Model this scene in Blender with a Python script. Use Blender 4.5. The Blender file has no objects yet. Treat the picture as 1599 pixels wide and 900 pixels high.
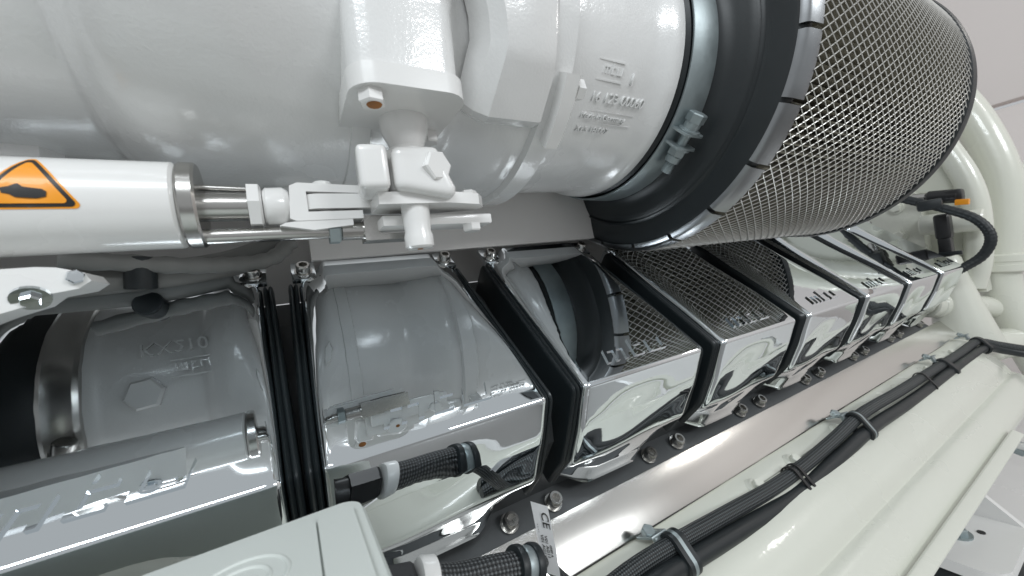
import bpy, bmesh, math, random
from mathutils import Vector, Matrix
R = math.radians
random.seed(7)
scene = bpy.context.scene
col = scene.collection

# ------------------------------------------------------------------ camera
# X = engine axis (towards the far end), Y = inwards, Z = up; lens is ~14 mm equivalent
cam = bpy.data.cameras.new('camera')
cam.sensor_width = 36.0
cam.lens = 607.0 / 1599.0 * 36.0
cam.clip_start = 0.01
cam.clip_end = 60
cob = bpy.data.objects.new('camera', cam)
col.objects.link(cob)
fw = Vector((.5008, .8655, 0)).normalized()
rt = Vector((fw.y, -fw.x, 0))
up = Vector((0, 0, 1))
an = math.atan2(.1335, .991)
# image x axis in world (roll of 7.7 degrees)
xr = rt * math.cos(an) - up * math.sin(an)
yu = rt * math.sin(an) + up * math.cos(an)
m = Matrix((xr, yu, -fw)).transposed().to_4x4()
cob.matrix_world = m
scene.camera = cob
cam.dof.use_dof = True
cam.dof.focus_distance = .48
cam.dof.aperture_fstop = 9

# ------------------------------------------------------------------ world and lamps
w = bpy.data.worlds.new('World')
scene.world = w
w.use_nodes = True
bg = w.node_tree.nodes['Background']
bg.inputs['Color'].default_value = (.94, .975, 1.0, 1)
bg.inputs['Strength'].default_value = .50

def lamp(name, loc, target, sx, sy, power, color=(1, .97, .93)):
    l = bpy.data.lights.new(name, 'AREA')
    l.shape = 'RECTANGLE'
    l.size = sx
    l.size_y = sy
    l.energy = power
    l.color = color
    o = bpy.data.objects.new(name, l)
    col.objects.link(o)
    o.location = loc
    o.rotation_euler = (Vector(target) - Vector(loc)).to_track_quat('-Z', 'Y').to_euler()
    return o

lamp('ceiling_lamp', (-.75, -1.0, 1.35), (0, .3, 0), 1.3, .35, 23, (.90, .96, 1))
lamp('ceiling_lamp', (1.7, -2.5, 1.35), (1.2, .35, -.1), 1.2, .4, 32, (.95, .98, 1))
lamp('ceiling_lamp', (2.05, -.41, .85), (.53, .4, -.28), .13, .13, 1.3)

scene.view_settings.view_transform = 'Standard'
scene.view_settings.look = 'None'
scene.view_settings.gamma = 1
scene.view_settings.exposure = 0.0
scene.render.engine = 'CYCLES'
scene.cycles.max_bounces = 10
scene.cycles.glossy_bounces = 8
scene.cycles.caustics_reflective = True
scene.cycles.blur_glossy = .5

# ------------------------------------------------------------------ materials
def mat(name, c, rough=.4, metal=0.0, coat=0.0, bump=None, spec=.5, var=0.0, vscale=8.0, aniso=0.0):
    """bump = (scale, strength, distance)"""
    mt = bpy.data.materials.new(name)
    mt.use_nodes = True
    nt = mt.node_tree
    b = nt.nodes['Principled BSDF']
    b.inputs['Base Color'].default_value = (*c, 1)
    b.inputs['Roughness'].default_value = rough
    b.inputs['Metallic'].default_value = metal
    b.inputs['Specular IOR Level'].default_value = spec
    if coat:
        b.inputs['Coat Weight'].default_value = coat
        b.inputs['Coat Roughness'].default_value = .06
    tc = nt.nodes.new('ShaderNodeTexCoord')
    if bump:
        n = nt.nodes.new('ShaderNodeTexNoise')
        n.inputs['Scale'].default_value = bump[0]
        n.inputs['Detail'].default_value = 3
        nt.links.new(tc.outputs['Object'], n.inputs['Vector'])
        bp = nt.nodes.new('ShaderNodeBump')
        bp.inputs['Strength'].default_value = bump[1]
        bp.inputs['Distance'].default_value = bump[2]
        nt.links.new(n.outputs['Fac'], bp.inputs['Height'])
        nt.links.new(bp.outputs['Normal'], b.inputs['Normal'])
        if coat:
            nt.links.new(bp.outputs['Normal'], b.inputs['Coat Normal'])
    if var:
        n2 = nt.nodes.new('ShaderNodeTexNoise')
        n2.inputs['Scale'].default_value = vscale
        n2.inputs['Detail'].default_value = 5
        nt.links.new(tc.outputs['Object'], n2.inputs['Vector'])
        mx = nt.nodes.new('ShaderNodeMix')
        mx.data_type = 'RGBA'
        mx.inputs['A'].default_value = (*[v * (1 - var) for v in c], 1)
        mx.inputs['B'].default_value = (*[min(1, v * (1 + var)) for v in c], 1)
        nt.links.new(n2.outputs['Fac'], mx.inputs['Factor'])
        nt.links.new(mx.outputs['Result'], b.inputs['Base Color'])
        mr = nt.nodes.new('ShaderNodeMapRange')
        mr.inputs['To Min'].default_value = rough * .75
        mr.inputs['To Max'].default_value = min(1, rough * 1.3)
        nt.links.new(n2.outputs['Fac'], mr.inputs['Value'])
        nt.links.new(mr.outputs['Result'], b.inputs['Roughness'])
    return mt

M = {}
M['white_cast'] = mat('white_cast', (.76, .76, .75), .26, 0, .7, (420, .30, .0006), var=.03)
M['white'] = mat('white', (.78, .775, .76), .24, 0, .4, (70, .15, .0006), var=.025)
M['cream'] = mat('cream', (.70, .71, .63), .28, 0, .5, (16, .12, .002), var=.03, vscale=5)
M['chrome'] = mat('chrome', (.76, .80, .825), .022, 1, 0, (9, .09, .004))
M['steel'] = mat('steel', (.50, .49, .47), .24, 1, 0, (200, .1, .0003), var=.12, vscale=40)
M['band_steel'] = mat('band_steel', (.32, .33, .34), .3, 1, 0, (200, .1, .0003), var=.12, vscale=40)
M['zinc'] = mat('zinc', (.34, .39, .40), .42, .7, 0, (150, .15, .0004), var=.2, vscale=60)
M['dark_steel'] = mat('dark_steel', (.13, .125, .12), .35, .9, 0, None, var=.2, vscale=50)
M['black_rubber'] = mat('black_rubber', (.012, .016, .018), .42, 0, 0, (300, .2, .0003), var=.2, vscale=20)
M['black_plastic'] = mat('black_plastic', (.014, .014, .015), .38, 0, 0, (400, .15, .0002))
M['seal'] = mat('seal', (.012, .016, .018), .3, 0, 0, (120, .1, .0004))
M['block'] = mat('block', (.06, .065, .068), .5, 0, 0, (60, .3, .001), var=.2)
M['grey_plate'] = mat('grey_plate', (.68, .66, .64), .45, 0, .1, (200, .15, .0004), var=.05)
M['hose_grey'] = mat('hose_grey', (.20, .20, .19), .5, 0, 0, (90, .3, .001), var=.2)
M['plastic_white'] = mat('plastic_white', (.66, .70, .67), .38, 0, .1, (500, .12, .0002), var=.02)
M['orange'] = mat('orange', (.88, .33, .012), .4, 0, .2)
M['ink'] = mat('ink', (.012, .012, .012), .45)
M['label'] = mat('label', (.80, .81, .82), .4)
M['rust'] = mat('rust', (.30, .12, .03), .7, 0, 0, (300, .4, .0006), var=.4, vscale=120)
M['media'] = mat('media', (.26, .245, .195), .85, 0, 0, (220, .5, .002), var=.35, vscale=90)
M['wire'] = mat('wire', (.70, .69, .66), .42, .6, 0, None, var=.15, vscale=60)
M['copper'] = mat('copper', (.75, .30, .16), .35, .8)
M['wall'] = mat('wall', (.90, .83, .80), .55, 0, 0, (3, .05, .01), var=.03, vscale=2)
M['floor'] = mat('floor', (.28, .27, .26), .35, 0, .2, (20, .1, .002), var=.05, vscale=3)

def lumps(mt, scale, strength, dist):
    nt = mt.node_tree
    b = nt.nodes['Principled BSDF']
    tc = nt.nodes.new('ShaderNodeTexCoord')
    n = nt.nodes.new('ShaderNodeTexNoise')
    n.inputs['Scale'].default_value = scale
    n.inputs['Detail'].default_value = 2
    nt.links.new(tc.outputs['Object'], n.inputs['Vector'])
    bp = nt.nodes.new('ShaderNodeBump')
    bp.inputs['Strength'].default_value = strength
    bp.inputs['Distance'].default_value = dist
    nt.links.new(n.outputs['Fac'], bp.inputs['Height'])
    old = [x for x in nt.nodes if x.type == 'BUMP' and x != bp][0]
    nt.links.new(bp.outputs['Normal'], old.inputs['Normal'])
lumps(M['white_cast'], 22, .2, .006)
lumps(M['cream'], 60, .15, .002)

def smudge(mt, lo, hi, scale):
    nt = mt.node_tree
    b = nt.nodes['Principled BSDF']
    tc = nt.nodes.new('ShaderNodeTexCoord')
    n = nt.nodes.new('ShaderNodeTexNoise')
    n.inputs['Scale'].default_value = scale
    n.inputs['Detail'].default_value = 6
    n.inputs['Roughness'].default_value = .65
    nt.links.new(tc.outputs['Object'], n.inputs['Vector'])
    mr = nt.nodes.new('ShaderNodeMapRange')
    mr.inputs['From Min'].default_value = .5
    mr.inputs['From Max'].default_value = .72
    mr.inputs['To Min'].default_value = lo
    mr.inputs['To Max'].default_value = hi
    nt.links.new(n.outputs['Fac'], mr.inputs['Value'])
    nt.links.new(mr.outputs['Result'], b.inputs['Roughness'])
smudge(M['chrome'], .014, .05, 16)

def brushed():
    mt = mat('brushed', (.70, .69, .66), .3, 1)
    nt = mt.node_tree
    b = nt.nodes['Principled BSDF']
    tc = nt.nodes.new('ShaderNodeTexCoord')
    mp = nt.nodes.new('ShaderNodeMapping')
    mp.inputs['Scale'].default_value = (2600, 30, 30)
    n = nt.nodes.new('ShaderNodeTexNoise')
    n.inputs['Scale'].default_value = 1
    n.inputs['Detail'].default_value = 4
    nt.links.new(tc.outputs['Object'], mp.inputs['Vector'])
    nt.links.new(mp.outputs['Vector'], n.inputs['Vector'])
    bp = nt.nodes.new('ShaderNodeBump')
    bp.inputs['Strength'].default_value = .05
    bp.inputs['Distance'].default_value = .0002
    nt.links.new(n.outputs['Fac'], bp.inputs['Height'])
    nt.links.new(bp.outputs['Normal'], b.inputs['Normal'])
    mr = nt.nodes.new('ShaderNodeMapRange')
    mr.inputs['To Min'].default_value = .16
    mr.inputs['To Max'].default_value = .24
    nt.links.new(n.outputs['Fac'], mr.inputs['Value'])
    nt.links.new(mr.outputs['Result'], b.inputs['Roughness'])
    return mt
M['brushed'] = brushed()

def braid(name, c1, c2, su, sv):
    mt = mat(name, c1, .45)
    nt = mt.node_tree
    b = nt.nodes['Principled BSDF']
    uv = nt.nodes.new('ShaderNodeUVMap')
    uv.uv_map = 'UVMap'
    sp = nt.nodes.new('ShaderNodeSeparateXYZ')
    nt.links.new(uv.outputs['UV'], sp.inputs['Vector'])
    def math_(op, a, bb):
        n = nt.nodes.new('ShaderNodeMath')
        n.operation = op
        for i, v in enumerate((a, bb)):
            if v is None: continue
            if isinstance(v, (int, float)): n.inputs[i].default_value = v
            else: nt.links.new(v, n.inputs[i])
        return n.outputs[0]
    a = math_('MULTIPLY', sp.outputs['X'], su)
    v = math_('MULTIPLY', sp.outputs['Y'], sv)
    s1 = math_('SINE', math_('MULTIPLY', math_('ADD', a, v), 6.28318), None)
    s2 = math_('SINE', math_('MULTIPLY', math_('SUBTRACT', a, v), 6.28318), None)
    pr = math_('MULTIPLY', s1, s2)
    h = math_('ADD', math_('MULTIPLY', pr, .5), .5)
    mx = nt.nodes.new('ShaderNodeMix')
    mx.data_type = 'RGBA'
    mx.inputs['A'].default_value = (*c1, 1)
    mx.inputs['B'].default_value = (*c2, 1)
    nt.links.new(math_('POWER', h, 3.0), mx.inputs['Factor'])
    nt.links.new(mx.outputs['Result'], b.inputs['Base Color'])
    bp = nt.nodes.new('ShaderNodeBump')
    bp.inputs['Strength'].default_value = .8
    bp.inputs['Distance'].default_value = .0012
    nt.links.new(h, bp.inputs['Height'])
    nt.links.new(bp.outputs['Normal'], b.inputs['Normal'])
    return mt
M['braid'] = braid('braid', (.008, .009, .010), (.13, .15, .155), 150, 9)
M['braid_big'] = braid('braid_big', (.007, .008, .009), (.15, .16, .165), 140, 11)

# ------------------------------------------------------------------ mesh helpers
def empty(name, loc=(0, 0, 0)):
    o = bpy.data.objects.new(name, None)
    col.objects.link(o)
    o.location = loc
    o.empty_display_size = .02
    return o

def tag(o, label, cat, group=None, kind=None):
    o['label'] = label
    o['category'] = cat
    if group: o['group'] = group
    if kind: o['kind'] = kind
    return o

def obj(name, bm, material, parent=None, smooth=True, angle=35):
    bmesh.ops.recalc_face_normals(bm, faces=bm.faces)
    me = bpy.data.meshes.new(name)
    bm.to_mesh(me)
    bm.free()
    return link_mesh(name, me, material, parent, smooth, angle)

def link_mesh(name, me, material, parent=None, smooth=True, angle=35):
    me.materials.append(M[material])
    if smooth:
        for p in me.polygons: p.use_smooth = True
        me.set_sharp_from_angle(angle=R(angle))
    o = bpy.data.objects.new(name, me)
    col.objects.link(o)
    if parent:
        o.parent = parent
        o.matrix_parent_inverse = Matrix.Translation(-Vector(parent.location))
    return o

def frame(d):
    d = Vector(d).normalized()
    a = Vector((0, 0, 1)) if abs(d.z) < .9 else Vector((1, 0, 0))
    u = d.cross(a).normalized()
    return d, u, d.cross(u).normalized()

def box(bm, c, size, rot=None, bev=.002, seg=2):
    g = bmesh.ops.create_cube(bm, size=1)
    vs = g['verts']
    for v in vs: v.co = Vector((v.co.x * size[0], v.co.y * size[1], v.co.z * size[2]))
    if bev:
        es = list({e for v in vs for e in v.link_edges})
        r = bmesh.ops.bevel(bm, geom=es, offset=bev, segments=seg, profile=.6, affect='EDGES')
        vs = list({v for f in r['faces'] for v in f.verts} | {v for v in vs if v.is_valid})
    for v in vs:
        co = v.co
        if rot is not None: co = rot @ co
        v.co = co + Vector(c)
    return vs

def lathe(bm, prof, origin, axis, seg=48, caps=(True, True), a0=0, a1=2 * math.pi):
    """prof = list of (t, r) along axis"""
    d, u, v = frame(axis)
    O = Vector(origin)
    full = abs(a1 - a0 - 2 * math.pi) < 1e-6
    n = seg if full else seg + 1
    rings = []
    for t, r in prof:
        rings.append([bm.verts.new(O + d * t + (u * math.cos(a0 + (a1 - a0) * i / seg) + v * math.sin(a0 + (a1 - a0) * i / seg)) * r) for i in range(n)])
    for A, B in zip(rings, rings[1:]):
        for i in range(seg):
            j = (i + 1) % n
            bm.faces.new((A[i], A[j], B[j], B[i]))
    if full:
        if caps[0]: bm.faces.new(rings[0])
        if caps[1]: bm.faces.new(list(reversed(rings[-1])))
    return rings

def cyl(bm, a, b, r, seg=24, bev=.001, r2=None):
    a, b = Vector(a), Vector(b)
    L = (b - a).length
    r2 = r if r2 is None else r2
    pr = [(0, r - bev), (bev, r), (L - bev, r2), (L, r2 - bev)] if bev else [(0, r), (L, r2)]
    return lathe(bm, pr, a, b - a, seg)

def hexprism(bm, a, d, af, h, rot=0, chamfer=.0012):
    """hex bolt head / nut; af = across corners radius"""
    d, u, v = frame(d)
    a = Vector(a)
    rings = []
    for t, r in ((0, af), (h - chamfer, af), (h, af * .87)):
        rings.append([bm.verts.new(a + d * t + (u * math.cos(rot + k * math.pi / 3) + v * math.sin(rot + k * math.pi / 3)) * r) for k in range(6)])
    for A, B in zip(rings, rings[1:]):
        for i in range(6): bm.faces.new((A[i], A[(i + 1) % 6], B[(i + 1) % 6], B[i]))
    bm.faces.new(rings[0])
    bm.faces.new(list(reversed(rings[-1])))

def catmull(pts, n):
    pts = [Vector(p) for p in pts]
    P = [pts[0] * 2 - pts[1]] + pts + [pts[-1] * 2 - pts[-2]]
    out = []
    for i in range(1, len(P) - 2):
        p0, p1, p2, p3 = P[i - 1:i + 3]
        for k in range(n):
            t = k / n
            out.append(.5 * ((2 * p1) + (p2 - p0) * t + (2 * p0 - 5 * p1 + 4 * p2 - p3) * t * t + (3 * p1 - p0 - 3 * p2 + p3) * t ** 3))
    out.append(pts[-1])
    return out

def tube(bm, pts, r, seg=14, caps=True, uv=False, rfun=None, closed=False):
    pts = [Vector(p) for p in pts]
    N = len(pts)
    d0 = (pts[1] - pts[0]).normalized()
    _, u, _v = frame(d0)
    rings = []
    acc = 0
    lens = []
    for i, p in enumerate(pts):
        if closed: d = (pts[(i + 1) % N] - pts[i - 1]).normalized()
        else: d = (pts[min(i + 1, N - 1)] - pts[max(i - 1, 0)]).normalized()
        u = (u - d * u.dot(d)).normalized()
        v = d.cross(u)
        if i: acc += (p - pts[i - 1]).length
        lens.append(acc)
        rr = rfun(i / (N - 1)) if rfun else r
        rings.append([bm.verts.new(p + (u * math.cos(2 * math.pi * k / seg) + v * math.sin(2 * math.pi * k / seg)) * rr) for k in range(seg)])
    lay = bm.loops.layers.uv.new('UVMap') if uv else None
    rng = range(N) if closed else range(N - 1)
    for i in rng:
        A, B = rings[i], rings[(i + 1) % N]
        for k in range(seg):
            k2 = (k + 1) % seg
            f = bm.faces.new((A[k], A[k2], B[k2], B[k]))
            if uv:
                for lp, (uu, vv) in zip(f.loops, ((lens[i], k / seg), (lens[i], (k + 1) / seg), (lens[i + 1], (k + 1) / seg), (lens[i + 1], k / seg))):
                    lp[lay].uv = (uu, vv)
    if caps and not closed:
        bm.faces.new(list(reversed(rings[0])))
        bm.faces.new(rings[-1])
    return rings

def prism(bm, poly, to3, h0, h1):
    """poly = 2D outline; to3(x,y,h) -> 3D"""
    a = [bm.verts.new(to3(x, y, h0)) for x, y in poly]
    b = [bm.verts.new(to3(x, y, h1)) for x, y in poly]
    n = len(poly)
    for i in range(n): bm.faces.new((a[i], a[(i + 1) % n], b[(i + 1) % n], b[i]))
    bm.faces.new(list(reversed(a)))
    bm.faces.new(b)
    return a, b

def bevel_all(bm, off, seg=2, ang=30):
    es = [e for e in bm.edges if len(e.link_faces) == 2 and e.calc_face_angle(0) > R(ang)]
    bmesh.ops.bevel(bm, geom=es, offset=off, segments=seg, profile=.6, affect='EDGES', clamp_overlap=True)

def rpoly(x0, y0, x1, y1, r, n=5):
    out = []
    for cx, cy, a in ((x1 - r, y0 + r, -90), (x1 - r, y1 - r, 0), (x0 + r, y1 - r, 90), (x0 + r, y0 + r, 180)):
        for k in range(n + 1):
            t = R(a + 90 * k / n)
            out.append((cx + r * math.cos(t), cy + r * math.sin(t)))
    return out

def text_bm(s, size, extrude, to3, align='LEFT', bold=0.0, sx=1.0, shear=0.0):
    """raised lettering: built-in font turned into a mesh, then placed by to3(x, y, h)"""
    cu = bpy.data.curves.new('lettering', 'FONT')
    cu.body = s
    cu.size = size
    cu.align_x = align
    cu.extrude = extrude
    cu.offset = bold
    cu.shear = shear
    cu.resolution_u = 3
    o = bpy.data.objects.new('lettering', cu)
    col.objects.link(o)
    dg = bpy.context.evaluated_depsgraph_get()
    me = bpy.data.meshes.new_from_object(o.evaluated_get(dg))
    bpy.data.objects.remove(o)
    bm = bmesh.new()
    bm.from_mesh(me)
    bpy.data.meshes.remove(me)
    for v in bm.verts: v.co = to3(v.co.x * sx, v.co.y, v.co.z + extrude)
    return bm

# logo letters as slanted rectangular strokes, unit height, total width ~4.6
def logo_strokes():
    t = .2
    L = []
    # m: top bar and three legs
    L.append([(0, 0), (t, 0), (t, 1 - t), (.62, 1 - t), (.62, 0), (.62 + t, 0), (.62 + t, 1 - t), (1.24, 1 - t), (1.24, 0), (1.24 + t, 0), (1.24 + t, 1), (0, 1)])
    # t
    x = 1.85
    L.append([(x, 0), (x + .75, 0), (x + .75, t), (x + t, t), (x + t, 1 - t), (x + .75, 1 - t), (x + .75, 1), (x + t, 1), (x + t, 1.38), (x, 1.38)])
    # u
    x = 3.0
    L.append([(x, 0), (x + 1.2, 0), (x + 1.2, 1), (x + 1.2 - t, 1), (x + 1.2 - t, t), (x + t, t), (x + t, 1), (x, 1)])
    return [[(px + py * .22, py) for px, py in l] for l in L]

# ------------------------------------------------------------------ setting: wall, ceiling, floor
def plane(name, pts, m_, label=None):
    bm = bmesh.new()
    bm.faces.new([bm.verts.new(p) for p in pts])
    o = obj(name, bm, m_, smooth=False)
    o['kind'] = 'structure'
    return o
bm = bmesh.new()
box(bm, (3.3, 0.0, -.35), (.1, 6, 1.85), bev=.004)
wl = obj('wall', bm, 'wall'); wl['kind'] = 'structure'
bm = bmesh.new()
box(bm, (3.28, 0.0, 1.30), (.1, 6, 1.40), bev=.012)
wl2 = obj('wall_panel', bm, 'wall'); wl2['kind'] = 'structure'
plane('floor', [(-4, -3.5, -1.25), (3.3, -3.5, -1.25), (3.3, 3, -1.25), (-4, 3, -1.25)], 'floor')

# ------------------------------------------------------------------ head covers
YR, ZR = .321, -.113                    # front ridge of the cover row
SY, SZ = .7455, .6665                   # slope direction of the cover tops
PITCH, W, X2 = .25, .203, .008
def sn(x, s, n):                        # (along engine, up the slope, off the slope) -> world
    return Vector((x, YR + s * SY - n * SZ, ZR + s * SZ + n * SY))

CTRL = [(.268, -.07), (.268, 0), (0, 0), (-.018, -.050), (-.033, -.100), (-.030, -.150), (-.0335, -.180), (-.044, -.198)]
FIL = [0, .006, .0065, .05, .05, .04, .03, 0]

def offset_poly(P, d):
    out = []
    n = len(P)
    def nrm(a, b):
        dx, dy = b[0] - a[0], b[1] - a[1]
        l = math.hypot(dx, dy)
        return (dy / l, -dx / l)        # inward side
    for i in range(n):
        if i == 0: nx, ny = nrm(P[0], P[1]); k = 1
        elif i == n - 1: nx, ny = nrm(P[-2], P[-1]); k = 1
        else:
            a, b = nrm(P[i - 1], P[i]), nrm(P[i], P[i + 1])
            nx, ny = a[0] + b[0], a[1] + b[1]
            l = math.hypot(nx, ny)
            nx, ny = nx / l, ny / l
            k = 1 / max(.3, nx * a[0] + ny * a[1])
        out.append((P[i][0] - nx * d * k, P[i][1] - ny * d * k))
    return out

def fillet(P, rad, n=5, shrink=0):
    out = [P[0]]
    for i in range(1, len(P) - 1):
        a, b, c = Vector(P[i - 1]), Vector(P[i]), Vector(P[i + 1])
        u, v = (a - b), (c - b)
        ang = u.angle(v)
        r = max(rad[i] - shrink, .0008)
        t = min(r / math.tan(ang / 2), u.length * .48, v.length * .48)
        p, q = b + u.normalized() * t, b + v.normalized() * t
        for k in range(n + 1):
            s = k / n
            w_ = (p * (1 - s) ** 2 + b * 2 * s * (1 - s) + q * s * s)
            out.append((w_.x, w_.y))
    out.append(P[-1])
    return out

def resample(path):
    out = []
    for a, b in zip(path, path[1:]):
        l = math.hypot(b[0] - a[0], b[1] - a[1])
        k = 8 if l > .15 else (4 if l > .02 else 1)
        for i in range(k): out.append((a[0] + (b[0] - a[0]) * i / k, a[1] + (b[1] - a[1]) * i / k))
    out.append(path[-1])
    return out

def cov_path(d):
    p = offset_poly(CTRL, d)
    return fillet(p, FIL, 5, d)
# make sure that a positive offset goes inwards (below the top face)
if offset_poly(CTRL, .01)[2][1] > 0:
    _o = offset_poly
    offset_poly = lambda P, d: _o(P, -d)

def sstep(a, b, x):
    t = max(0, min(1, (x - a) / (b - a)))
    return t * t * (3 - 2 * t)

def edge_drop(e, s):
    rw = .003 + .026 * sstep(.03, .19, s)             # the side shoulders widen up the slope
    return .38 * rw * max(0, 1 - e / rw) ** 2 * sstep(.0, .02, s)

def cover_pt(u, s, n):
    e = 1 - sstep(.014, .062, min(u, W - u))          # close to a side
    t = sstep(-.10, -.18, n)                        # lower part of the front
    s2 = s + .026 * e * t
    n2 = n - .014 * (1 - sstep(.022, .030, min(u, W - u))) * sstep(.236, .243, s)
    if n < -.004: s2 += sstep(-.004, -.05, n) * (.0011 * math.sin(u * 24 + n * 34 + .6) + .0005 * math.sin(u * 38 - n * 75 + 1.0))
    n2 -= edge_drop(min(u, W - u), s)
    taper = .006 * sstep(.0, .26, s)
    u2 = u + taper * (1 - 2 * u / W)
    return u2, s2, n2

def make_shell():
    bm = bmesh.new()
    secs = [(0, .058), (0, .02), (0, .0075), (.0006, .0042), (.0022, .0016), (.0048, .0002), (.0075, 0)]
    us = [.012, .016, .021, .024, .027, .030, .034, .038, .042, .047, .053, .060, .068, .076, .085, .093, W / 2]
    full = secs + [(u, 0) for u in us]
    full = full + [(W - u, d) for u, d in reversed(full[:-1])]
    rings = []
    for u, d in full:
        pts = resample(cov_path(d))
        N0 = 60
        ring = []
        for s, n in pts:
            ring.append(bm.verts.new(sn(*cover_pt(u, s, n))))
        rings.append(ring)
    nmin = min(len(r) for r in rings)
    for A, B in zip(rings, rings[1:]):
        for i in range(nmin - 1): bm.faces.new((A[i], A[i + 1], B[i + 1], B[i]))
    return bm

def make_seal(side):
    bm = bmesh.new()
    prof = [(.0006, .06), (.0010, .006), (.0028, .0040), (.0046, .0058), (.0056, .0075), (.0066, .0052), (.0085, .0045), (.0102, .0060), (.0112, .010), (.0116, .06)]
    rings = []
    for q, d in prof:
        u = -q if side < 0 else W + q
        P = offset_poly(CTRL[:6], d)
        P[0] = (P[0][0] - .012, P[0][1]); P[1] = (P[1][0] - .012, P[1][1])
        pts = fillet(P, [0, .012, .012, .05, .05, 0], 5, 0)
        rings.append([bm.verts.new(sn(u + (.006 * sstep(0, .26, s) * (1 if side < 0 else -1)), s, n - edge_drop(0, s))) for s, n in pts])
    for A, B in zip(rings, rings[1:]):
        for i in range(len(A) - 1): bm.faces.new((A[i], A[i + 1], B[i + 1], B[i]))
    return bm

def socket_bolt(bm, c, d, r=.0085, h=.009):
    """round head with a hexagon socket"""
    d_, u, v = frame(d)
    c = Vector(c)
    seg = 24
    prof = [(0, r), (h * .82, r), (h, r * .88)]
    rings = [[bm.verts.new(c + d_ * t + (u * math.cos(2 * math.pi * k / seg) + v * math.sin(2 * math.pi * k / seg)) * q) for k in range(seg)] for t, q in prof]
    def hexr(k, rr):
        a = 2 * math.pi * k / seg
        m_ = (a + math.pi / 6) % (math.pi / 3) - math.pi / 6
        return rr * math.cos(math.pi / 6) / math.cos(m_)
    for t in (h, h * .35):
        rings.append([bm.verts.new(c + d_ * t + (u * math.cos(2 * math.pi * k / seg) + v * math.sin(2 * math.pi * k / seg)) * hexr(k, r * .64)) for k in range(seg)])
    for A, B in zip(rings, rings[1:]):
        for k in range(seg): bm.faces.new((A[k], A[(k + 1) % seg], B[(k + 1) % seg], B[k]))
    bm.faces.new(rings[-1])
    # washer
    lathe(bm, [(-.0015, r * 1.25), (.0006, r * 1.25), (.0006, r * .9)], c, d, 24, (True, False))

def build_cover():
    root = empty('head_cover', sn(0, 0, 0))
    sh = obj('cover_shell', make_shell(), 'chrome', root, angle=50)
    # raised logo on the shell
    bm = bmesh.new()
    for l in logo_strokes():
        prism(bm, l, lambda x, y, h: sn(.048 + x * .0238, .019 + y * .0185, h), -.003, .0022)
    bevel_all(bm, .0014, 3)
    lg = obj('raised_lettering', bm, 'chrome', sh)
    for side in (-1, 1): obj('edge_seal', make_seal(side), 'seal', root, angle=60)
    nrm = Vector((0, -SZ, SY))
    for u in (.013, W - .013):
        bm = bmesh.new()
        box(bm, sn(u, .262, -.0135), (.026, .034, .006), Matrix.Rotation(math.atan2(SZ, SY), 3, 'X'), .0015)
        tb = obj('mounting_tab', bm, 'chrome', root)
        bm = bmesh.new()
        socket_bolt(bm, sn(u, .260, -.010), nrm, .0078, .010)
        obj('bolt', bm, 'steel', root)
    for u in (.012, W - .008):
        bm = bmesh.new()
        socket_bolt(bm, sn(u, -.031, -.2045), nrm, .0096, .013)
        obj('bolt', bm, 'steel', root)
    return root

def kids(o): return [c for c in bpy.data.objects if c.parent == o]
def copy_tree(o, parent=None):
    c = o.copy()
    col.objects.link(c)
    if parent:
        c.parent = parent
        c.matrix_parent_inverse = o.matrix_parent_inverse.copy()
    for ch in kids(o): copy_tree(ch, c)
    return c

COVER_LABELS = [
    'chrome engine cover cut off by the left edge, mirroring the clamped pipe',
    'large chrome engine cover right of the upright black seals, behind the white box',
    'chrome engine cover mirroring the black rubber sleeve, above the hanging paper tag',
    'chrome engine cover directly under the mesh filter, fourth from the left edge',
    'chrome engine cover mirroring the round end of the mesh filter, fifth from left',
    'chrome engine cover, third from the far right end of the row',
    'small chrome engine cover, second from the far right end of the row',
    'farthest chrome engine cover at the right end, the black hose bends to it']
cov = build_cover()
covers = []
for k in range(1, 9):
    o = cov if k == 1 else copy_tree(cov)
    o.location = sn(X2 + (k - 2) * PITCH + (.0225 if k == 1 else 0), 0, 0)
    covers.append(o)
    tag(o, COVER_LABELS[k - 1], 'engine cover', 'row of chrome engine covers')

# ------------------------------------------------------------------ cylinder head block under the covers
hb = empty('cylinder_head', sn(0, .1, -.2))
bm = bmesh.new()
prism(bm, [(-.012, -.215), (.28, -.215), (.28, -.075), (.225, -.06), (.02, -.06), (-.004, -.09)], lambda s, n, x: sn(x, s, n), -.75, 1.73)
obj('head_body', bm, 'block', hb, smooth=False)
bm = bmesh.new()
prism(bm, [(-.075, -.208), (.30, -.208), (.30, -.40), (-.02, -.40)], lambda s, n, x: sn(x, s, n), -.75, 1.76)
obj('lower_block', bm, 'block', hb, smooth=False)
tag(hb, 'dark cylinder head body showing in the gaps below the chrome covers', 'engine block')

# ------------------------------------------------------------------ brushed rail
bm = bmesh.new()
ra, rb = Vector((0, .423, -.299)), Vector((0, .377, -.342))
dn = Vector((0, -.7, .72)).normalized()
def rail3(t, h, x): return Vector((x, 0, 0)) + ra.lerp(rb, t) + dn * h
prism(bm, [(-.03, -.004), (0, 0), (.96, 0), (1, -.0015), (1.0, -.012), (.9, -.012), (.0, -.012)], rail3, -.5, 1.93)
bevel_all(bm, .0008, 2)
rail = obj('trim_rail', bm, 'brushed', None)
tag(rail, 'long brushed aluminium strip running below the chrome covers', 'metal strip')

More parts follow.
